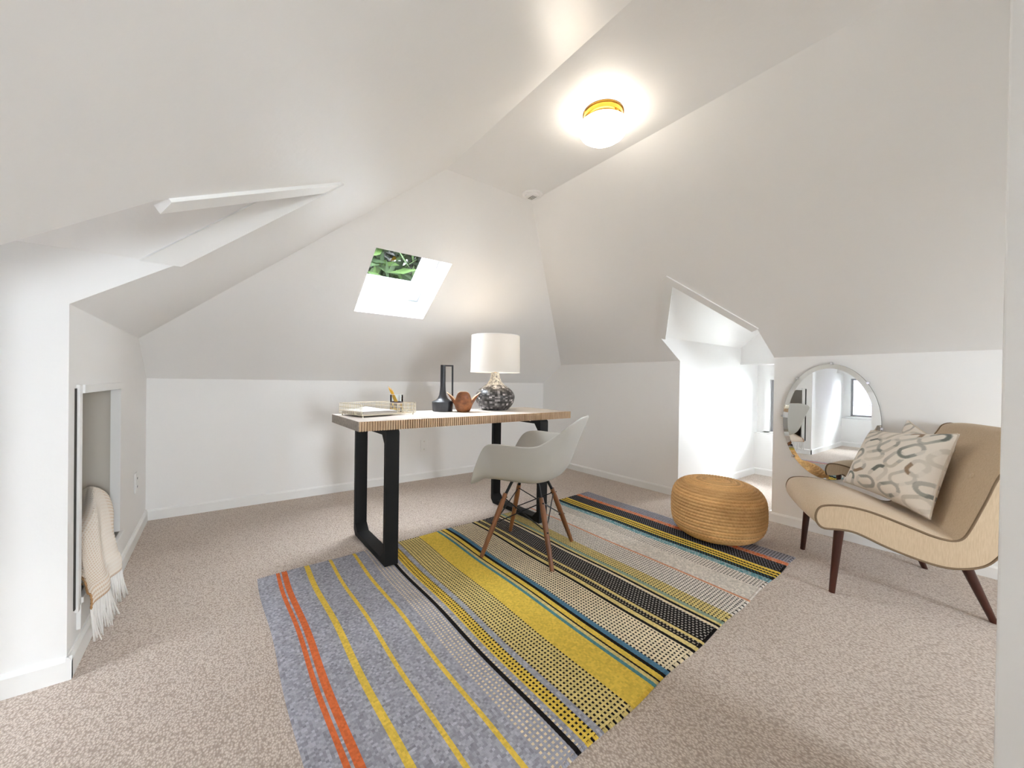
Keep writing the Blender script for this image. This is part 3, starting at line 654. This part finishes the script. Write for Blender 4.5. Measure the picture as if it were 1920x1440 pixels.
# ------------------------------------------------------------------ shell armchair
cx, cy = 1.491, 1.787; fa = Vector((-.51, .86, 0)).normalized()
ch = thing('shell_armchair', 'light grey moulded shell armchair on walnut dowel legs', 'chair', (cx, cy, .0068), math.atan2(fa.y, fa.x)-PI/2)
keys = [  # seat ring, turn, wall, rim (x lateral, y forward, z)
    [(0, .11, .434), (0, .185, .440), (0, .235, .432), (0, .285, .398)],
    [(.09, .10, .434), (.13, .18, .440), (.16, .235, .434), (.185, .282, .400)],
    [(.12, .08, .434), (.185, .155, .443), (.22, .21, .450), (.245, .262, .430)],
    [(.135, .06, .434), (.215, .125, .455), (.255, .165, .495), (.282, .215, .535)],
    [(.145, .03, .434), (.232, .090, .465), (.272, .120, .555), (.302, .155, .640)],
    [(.15, .00, .434), (.238, .040, .468), (.280, .055, .565), (.322, .075, .664)],
    [(.15, -.03, .434), (.240, -.030, .468), (.280, -.035, .565), (.322, -.040, .660)],
    [(.145, -.06, .434), (.230, -.105, .470), (.268, -.125, .570), (.305, -.140, .664)],
    [(.13, -.085, .434), (.200, -.160, .480), (.235, -.200, .590), (.268, -.222, .712)],
    [(.10, -.105, .434), (.145, -.190, .485), (.172, -.242, .620), (.232, -.292, .770)],
    [(.05, -.115, .434), (.075, -.205, .488), (.088, -.262, .635), (.120, -.322, .802)],
    [(0, -.12, .434), (0, -.210, .488), (0, -.267, .640), (0, -.328, .806)]]
allk = keys+[[(-x, y, z) for x, y, z in k] for k in keys[-2:0:-1]]
A = np.array(allk); C0 = np.array([0, -.01, .432])
ring = [catmull(A[:, j], 5, True) for j in range(4)]; nth = len(ring[0]); G = []
for i in range(nth):
    G.append(catmull([C0, ring[0][i], ring[1][i], ring[2][i], ring[3][i]], 6))
G = np.array(G); q = MB(); ns = G.shape[1]
q.add(G.reshape(-1, 3), [(i*ns+j, ((i+1) % nth)*ns+j, ((i+1) % nth)*ns+j+1, i*ns+j+1) for i in range(nth) for j in range(1, ns-1)])
bm_c = len(q.v); q.add([C0], []); q.f += [(bm_c, ((i+1) % nth)*ns+1, i*ns+1) for i in range(nth)]
M_shell = mat('grey_polypropylene', lin(180, 177, 171), .45, spec=.4, bump=('noise', 320, .06, .001))
q.build('shell_seat', M_shell, ch, smooth=True, angle=0, solid=.007, sub=1, local=True)
feet = [(.215, .205), (-.215, .205), (-.215, -.210), (.215, -.210)]; tops = []
for (fx, fy) in feet:
    top = Vector((fx*.50, fy*.52, .345)); ft = Vector((fx, fy, 0)); tops.append(top)
    lg = MB().tube([ft, ft.lerp(top, .35), ft.lerp(top, .8), top], [.0115, .0145, .0155, .0125], 16).build('leg', M_walnut, ch, smooth=True, angle=40, local=True)
    e = Vector((fx*.34, fy*.36, .424)); q = MB(); q.tube([top-(ft-top).normalized()*(-.0)+Vector((0, 0, -.006)), e], .0085, 10); q.lathe([(0, -.006), (.022, -.006), (.022, 0), (0, 0)], 16, (e.x, e.y, .428)); q.build('bracket', M_black, ch, smooth=True, angle=35, local=True)
    for f_ in (.52, .93): q = MB(); p = ft.lerp(top, f_); k_ = Vector((-fx, -fy, 0)).normalized(); q.tube([p+k_*.019, p-k_*.019], .0045, 8); q.build('bolt', M_black, lg, smooth=True, local=True)
for i in range(4):
    j = (i+1) % 4; q = MB(); lo = lambda n_: Vector((feet[n_][0], feet[n_][1], 0)).lerp(tops[n_], .52); hi_ = lambda n_: Vector((feet[n_][0], feet[n_][1], 0)).lerp(tops[n_], .93)
    q.tube([lo(i), hi_(j)], .0032, 8); q.tube([hi_(i), lo(j)], .0032, 8); q.build('cross_brace', M_blackwire, ch, smooth=True, local=True)

# ------------------------------------------------------------------ jute pouf
def build_pouf():
    px, py, R, Hh, zb_ = 2.665, 1.240, .282, .352, .0068
    t = thing('pouf', 'round braided jute pouf at the rug corner', 'pouf', (px, py, zb_))
    n = 200; a = np.linspace(-PI/2, PI/2, n*4); rr = R*np.sign(np.cos(a))*np.abs(np.cos(a))**.46; zz = Hh/2+Hh/2*np.sign(np.sin(a))*np.abs(np.sin(a))**.66
    s = np.concatenate([[0], np.cumsum(np.hypot(np.diff(rr), np.diff(zz)))]); S = np.linspace(0, s[-1], 300); r = np.interp(S, s, rr); z = np.interp(S, s, zz)
    NT = 420; th = np.linspace(0, 2*PI, NT, endpoint=False); row = .0195; ph = S/row; ridx = np.floor(ph); pr = np.abs(np.sin(PI*ph))**.7
    nr = np.gradient(z, S); nz = -np.gradient(r, S)
    T, RI = np.meshgrid(th, np.arange(300)); br = np.sin(T*np.maximum(8, (r[RI]*2*PI/.019).round())/1.0+(ridx[RI] % 2)*PI/2+PI*(ph-ridx)[RI]*np.where(ridx[RI] % 2, 1, -1))
    sl = 1+.02*np.sin(2*T+1)*1
    dsp = .0085*pr[RI]+.0020*br*pr[RI]
    Rr = (r[RI]*sl+dsp*nr[RI]); Z = z[RI]+dsp*nz[RI]
    Z = Z+.012*(Z/Hh)*np.cos(T-2.3)*(Rr/R); Z = np.maximum(Z, 0.0)
    X = px+Rr*np.cos(T); Y = py+Rr*np.sin(T)
    P = np.stack([X, Y, Z+zb_], -1); q = MB(); m = 300
    q.v = [tuple(p) for p in P.reshape(-1, 3)]; q.f = [(i*NT+k, i*NT+(k+1) % NT, (i+1)*NT+(k+1) % NT, (i+1)*NT+k) for i in range(m-1) for k in range(NT)]
    rowtone = .88+.24*RNG.random(200); c1 = np.array(lin(232, 190, 132)[:3]); c2 = np.array(lin(194, 146, 90)[:3])
    seg = np.floor(T*np.maximum(8, (r[RI]*2*PI/.019).round())/(2*PI)).astype(int); hsh = RNG.random((200, 200)); k = hsh[ridx[RI].astype(int) % 200, seg % 200]
    k = .35+.3*k; c = (c1*k[..., None]+c2*(1-k[..., None]))*rowtone[ridx[RI].astype(int)][..., None]
    q.build('braided_cover', mat('jute', (.5, .4, .2, 1), .85, attr=True, spec=.25, bump=('noise', (300, 300, 300), .5, .003)), t, smooth=True, angle=0, colors=np.concatenate([c.reshape(-1, 3), np.ones((m*NT, 1))], 1), recalc=False)
build_pouf()

# ------------------------------------------------------------------ slipper chair
ac = Vector((2.525, .319, 0)); af = Vector((-.476, .880, 0)).normalized(); al = Vector((-af.y, af.x, 0))
WC, WH = -.271, .3175
M_lin = mat('tan_linen', lin(204, 182, 154), .85, spec=.2, sheen=.2, var=((240, 240, 30), lin(192, 169, 140), .3, .7, 2), bump=('noise', (400, 400, 60), .25, .002))
M_pipe = mat('taupe_piping', lin(120, 98, 74), .8)
ap = lambda u, w, z: tuple(ac+af*u+al*w+Vector((0, 0, z)))
sc = thing('slipper_chair', 'tan linen armless slipper chair on splayed dark wooden legs', 'chair', (2.525, .319, 0))
loop = [(-.131, .338), (-.095, .339), (-.053, .349), (.001, .369), (.056, .389), (.113, .409), (.171, .425), (.231, .433), (.292, .432), (.336, .421), (.354, .395), (.358, .363), (.347, .333), (.322, .317), (.265, .320), (.217, .318), (.169, .302), (.111, .276), (.054, .255), (0, .238), (-.055, .224), (-.107, .217),
        (-.158, .222), (-.207, .238), (-.24, .262), (-.266, .298), (-.290, .345), (-.325, .45), (-.362, .57), (-.402, .70), (-.424, .765), (-.418, .792), (-.385, .805), (-.352, .792), (-.332, .755), (-.275, .659), (-.250, .603), (-.227, .531), (-.204, .466), (-.180, .400), (-.158, .355)]
LP = catmull(loop, 3, True); NL = len(LP); iseat = 21*3
tan_ = np.roll(LP, -1, 0)-np.roll(LP, 1, 0); tan_ /= np.linalg.norm(tan_, axis=1)[:, None]; nor = np.stack([-tan_[:, 1], tan_[:, 0]], 1)
ctr = LP.mean(0)
# profile runs clockwise seen from the near side: outward is the left normal
if np.sum((LP-ctr)*nor) < 0: nor = -nor
ws = np.linspace(-1, 1, 25)
def padsurf(i0, i1, crown):
    P = []
    for i in range(i0, i1+1):
        k = i % NL; row = []
        for w in ws:
            bul = crown*(1-abs(w)**3.5)*min(1, max(0, (nor[k][1]+.75)/.6) if i < iseat else 1)
            cr = np.array(LP[k])+nor[k]*bul; row.append(ap(cr[0], WC+WH*w*.985, cr[1]))
        P.append(row)
    return np.array(P)
MB().grid(padsurf(0, iseat, .026)).build('seat', M_lin, sc, smooth=True, angle=0, recalc=False)
bk = MB().grid(padsurf(iseat, NL, .016)).build('backrest', M_lin, sc, smooth=True, angle=0, recalc=False)
for sgn in (1, -1):
    w = WC+WH*sgn*.985
    MB().poly([[ap(p[0], w, p[1]) for p in LP]]).build('side_panel', M_lin, sc)
    MB().tube([ap(p[0]*1.0, w, p[1]) for p in LP], .0048, 8, closed=True).build('piping', M_pipe, sc, smooth=True, angle=0)
def seat_pt(u, top=True):
    return 0
for (w_, zq) in ((-.08, .60), (-.271, .60), (-.46, .60)):
    i = int(np.argmin([abs(p[1]-zq)+(0 if p[0] > -.30 else 9) for p in LP])); c_ = LP[i]+nor[i]*.013
    c3 = Vector(ap(c_[0], w_, c_[1])); nn = (af*nor[i][0]+Vector((0, 0, nor[i][1]))).normalized()
    M3 = nn.to_track_quat('Z', 'Y').to_matrix()
    MB().lathe([(0.0005, .006), (.008, .005), (.012, .001), (.011, -.004)], 20, c3, M3).build('tuft_button', M_lin, bk, smooth=True, angle=0)
for w in (0, -.542):
    MB().tube([ap(.279, w, 0), ap(.254, w-.0*w, .33)], [.0125, .0205], 20).build('leg', M_dkwood, sc, smooth=True, angle=40)
    q = MB(); A_, B_ = Vector(ap(-.276, w, 0)), Vector(ap(-.175, w, .25)); q.tube([A_, B_], [.014, .021], 20)
    for i in range(20): q.v[i] = (q.v[i][0], q.v[i][1], .0)
    q.build('leg', M_dkwood, sc, smooth=True, angle=40)

# ------------------------------------------------------------------ cushions
def rings_colour(A, B, seed):
    r = np.random.default_rng(seed); base_ = np.array(lin(238, 230, 219)[:3]); img = np.tile(base_, (*A.shape, 1))
    tones = [lin(186, 182, 172), lin(128, 132, 124), lin(104, 110, 104), lin(204, 196, 182), lin(166, 162, 154), lin(208, 200, 188), lin(150, 124, 98)]
    spots = [(-.74+.50*a+(.25 if b % 2 else 0), -.80+.40*b) for b in range(5) for a in range(4)]
    for k, (x, y) in enumerate(spots):
        x += r.uniform(-.05, .05); y += r.uniform(-.05, .05); an = r.uniform(.2, 1.3); Lh = r.uniform(.07, .12); Rr = r.uniform(.115, .140); sw = r.uniform(.040, .054)
        ca, sa = math.cos(an), math.sin(an); px = (A-x)*ca+(B-y)*sa; py = -(A-x)*sa+(B-y)*ca
        dx_ = np.maximum(np.abs(px)-Lh, 0); d = np.abs(np.hypot(dx_, py)-Rr); m = np.clip((sw-d)/.012, 0, 1); ang = np.arctan2(py, px)
        t1 = np.array(tones[k % 6][:3]); t2 = np.array(tones[(k*3+1) % 7][:3]); a0 = r.uniform(-PI, PI); w = .5+.5*np.cos(ang-a0)
        dark = (w > .80); col = np.where(dark[..., None], t2, t1); op = np.where(dark, .92, .50+.30*w)*m*(1-(np.cos(ang-a0-2.2) > .9)*.7)
        img = img*(1-op[..., None])+col*op[..., None]
    return img
def cushion(label, corners, thick, seed, bow=.07, flip=False):
    c00, c10, c11, c01 = [np.array(c, float) for c in corners]; N_ = 110; s = np.linspace(-1, 1, N_); A, B = np.meshgrid(s, s, indexing='ij')
    A2 = A*(1-bow*(1-B**2)*np.abs(A)); B2 = B*(1-bow*(1-A**2)*np.abs(B)); u = (A2+1)/2; v = (B2+1)/2
    base_ = c00*((1-u)*(1-v))[..., None]+c10*(u*(1-v))[..., None]+c11*(u*v)[..., None]+c01*((1-u)*v)[..., None]
    n = np.cross(c10-c00, c01-c00); n /= np.linalg.norm(n)
    h = thick/2*((1-np.abs(A)**2.6)*(1-np.abs(B)**2.6))**.55
    wr = .006*np.sin(7*A+3*B)*np.exp(-((np.abs(A)-1)**2+(np.abs(B)-1)**2)/.25)
    F = base_+n*(h+wr)[..., None]; K = base_-n*(h)[..., None]
    o = thing('cushion', label, 'cushion', tuple(base_.mean((0, 1))))
    img = rings_colour(A, B, seed); cols = np.concatenate([img, np.ones((N_, N_, 1))], -1).reshape(-1, 4)
    q = MB().grid(F); nb = len(q.v); q.grid(K)
    bo = [(i, 0) for i in range(N_)]+[(N_-1, j) for j in range(1, N_)]+[(i, N_-1) for i in range(N_-2, -1, -1)]+[(0, j) for j in range(N_-2, 0, -1)]; ids = [i*N_+j for i, j in bo]
    for k in range(len(ids)): q.f.append((ids[k], ids[(k+1) % len(ids)], nb+ids[(k+1) % len(ids)], nb+ids[k]))
    q.build('cover', M_cush, o, smooth=True, angle=0, colors=np.concatenate([cols, cols]))
    MB().tube([base_[i, j] for i, j in bo[::4]], .0035, 6, closed=True).build('seam', mat('seam_cream', lin(214, 202, 186), .9), o, smooth=True, angle=0)
M_cush = mat('printed_linen', (.8, .75, .7, 1), .9, attr=True, spec=.15, bump=('noise', 500, .2, .0015))
cushion('cream cushion with grey link print leaning on the chair seat, in front', [ap(.090, -.535, .440), ap(-.108, -.095, .385), ap(-.232, -.165, .785), ap(-.045, -.57, .745)], .18, 3)
cushion('cream link-print cushion tucked behind the larger one on the chair', [ap(-.105, -.600, .470), ap(-.160, -.28, .425), ap(-.275, -.29, .700), ap(-.195, -.545, .815)], .09, 11)

# ------------------------------------------------------------------ oval mirror
MY, MZ, MA, MBz = .806, .762, .262, .386; xm = XR-.016
M_mir = mat('silvered_glass', (.90, .92, .92, 1), .0, metal=1)
mt = thing('wall_mirror', 'frameless oval mirror hung on the right wall behind the slipper chair', 'mirror', (XR, MY, MZ))
ell = lambda a, k, x: (x, MY+(MA-k)*math.cos(a), MZ+(MBz-k)*math.sin(a))
n = 96; AN = [2*PI*i/n for i in range(n)]
MB().add([ell(a, .030, xm) for a in AN], [tuple(range(n))]).build('glass', M_mir, mt)
q = MB(); q.add([ell(a, .030, xm) for a in AN]+[ell(a, 0, xm+.0032) for a in AN], [(i, (i+1) % n, n+(i+1) % n, n+i) for i in range(n)]); q.build('bevel', M_mir, mt)
q = MB(); q.add([ell(a, 0, xm+.0032) for a in AN]+[ell(a, 0, XR-.0005) for a in AN], [(i, (i+1) % n, n+(i+1) % n, n+i) for i in range(n)]+[tuple(range(n, 2*n))]); q.build('backing', mat('mirror_back', lin(92, 88, 86), .7), mt)
for k in range(8):
    a = PI/2+k*PI/4+.05; p = Vector(ell(a, -.004, xm)); q = MB(); q.box(p+Vector((.004, 0, 0)), (.022, .014, .014)); q.tube([p+Vector((-.004, 0, 0)), p+Vector((-.012, 0, 0))], .0055, 10); q.build('clip', M_chrome, mt)

# ------------------------------------------------------------------ basket and throw in the cupboard
M_wick = mat('dark_wicker', lin(104, 82, 56), .7, var=((30, 30, 200), lin(52, 38, 26), .35, .65), bump=('noise', (60, 60, 260), .6, .006))
kx, ky = -.700, 2.42
bs = thing('wicker_basket', 'dark brown wicker basket inside the left wall cupboard', 'basket', (kx, ky, CZ0))
rows_ = []
for i in range(25):
    z = CZ0+.004+.255*i/24; rr = 1.0+.04*i/24; k = .004*abs(math.sin(i*PI/2))
    rows_.append([(kx+(.205*rr+k)*np.sign(math.cos(a))*abs(math.cos(a))**.7, ky+(.27*rr+k)*np.sign(math.sin(a))*abs(math.sin(a))**.7, z) for a in np.linspace(0, 2*PI, 61)])
q = MB().grid(np.array(rows_)); q.add(rows_[0][:-1], [tuple(range(60))]); q.build('woven_body', M_wick, bs, smooth=True, angle=0)
MB().tube(rows_[-1][:-1], .011, 8, closed=True).build('rim', M_wick, bs, smooth=True, angle=0)
q = MB()
for k in range(9): q.lathe([(0.0005, -.024), (.018, -.016), (.025, 0), (.018, .016), (.0005, .024)], 14, (-.505+.010*RNG.normal(), 2.405+.018*RNG.normal(), .488+.011*k*.9))
tag(q.build('dark_ball_garland', mat('dark_bead', lin(36, 34, 36), .6), smooth=True, angle=0), 'dark beaded garland poking up out of the wicker basket', 'garland')
def build_throw():
    t = thing('throw_blanket', 'beige waffle-weave throw with white fringe spilling from the left cupboard', 'blanket', (XL, 2.3, .3))
    path = catmull([(-.505, .452), (-.485, .482), (-.455, .500), (-.425, .488), (-.403, .43), (-.385, .33), (-.365, .245), (-.356, .228), (-.350, .210), (-.348, .195), (-.347, .180)], 12)
    L = np.concatenate([[0], np.cumsum(np.linalg.norm(np.diff(path, axis=0), axis=1))]); n = 150; S = np.linspace(0, L[-1], n); px = np.interp(S, L, path[:, 0]); pz = np.interp(S, L, path[:, 1])
    m = 130; W = np.linspace(0, 1, m); P = np.zeros((n, m, 3)); f = S/S[-1]
    y0 = 2.12-.085*np.clip(f/.5, 0, 1)-.055*np.clip((f-.6)/.4, 0, 1); y1 = 2.69-.20*np.clip((f-.15)/.5, 0, 1)**.8-.02*f
    for i in range(n):
        y = y0[i]+(y1[i]-y0[i])*W; fold = .016*np.sin(W*13+1.2*f[i]*3)*min(1, f[i]*2.2)*(1-.3*f[i])
        P[i, :, 0] = px[i]+np.maximum(fold, -.010)+.008; P[i, :, 1] = y+.01*np.sin(5*f[i]+4*W)
        P[i, :, 2] = pz[i]-(.27*np.clip(1-W/.80, 0, 1)+.06*np.clip((W-.75)/.25, 0, 1)**2)*np.clip(1.15-f[i]*1.3, 0, 1)-.02*W*f[i]*0-.035*f[i]**3*(W)
    nb = .0022*(np.sin(S[:, None]*2*PI/.0135)*np.sin(W[None]*.5*2*PI/.0115)); P[:, :, 0] += nb*1.2; P[:, :, 2] += nb*.4
    P[:, :, 0] = np.where((P[:, :, 2] < CZ0+.012) & (P[:, :, 0] < XL+.022), XL+.022, P[:, :, 0])
    Wg, Fg = np.meshgrid(W, f); wv = (.5+.5*np.sin(S[:, None]*2*PI/.0135))*(.5+.5*np.sin(W[None]*.5*2*PI/.0115))
    ctan = np.array(lin(218, 192, 164)[:3]); ccr = np.array(lin(242, 234, 224)[:3]); zone = np.clip((.62-Wg)*3.0, 0, 1)*.75+.15+.5*(Wg > .88); k = np.clip(wv*zone*1.6, 0, 1)[..., None]; c = ccr*(1-k)+ctan*k
    c[:, :3] = np.array(lin(188, 146, 104)[:3]); c[-3:] = c[-3:]*.5+np.array(lin(188, 146, 104)[:3])*.5
    MB().grid(P).build('woven_cloth', mat('waffle_cotton', (.8, .75, .7, 1), .95, attr=True, spec=.1), t, smooth=True, angle=0, solid=.003, colors=np.concatenate([c.reshape(-1, 3), np.ones((n*m, 1))], 1), recalc=False)
    q = MB()
    for k in range(0, m, 2):
        p = Vector(P[-1, k]); s = RNG.normal(size=3)*.010; ln = .105+.035*RNG.random(); zend = max(.012, p.z-ln)
        q.tube([p, p+Vector((.004+s[0]*.3, s[1]*.5, (zend-p.z)*.5)), Vector((p.x+.006+abs(s[0]), p.y+s[1]*1.4, zend))], [.0026, .0030, .0018], 5)
    q.build('fringe', mat('white_fringe', (.84, .82, .79, 1), .9), t, smooth=True, angle=0)
build_throw()
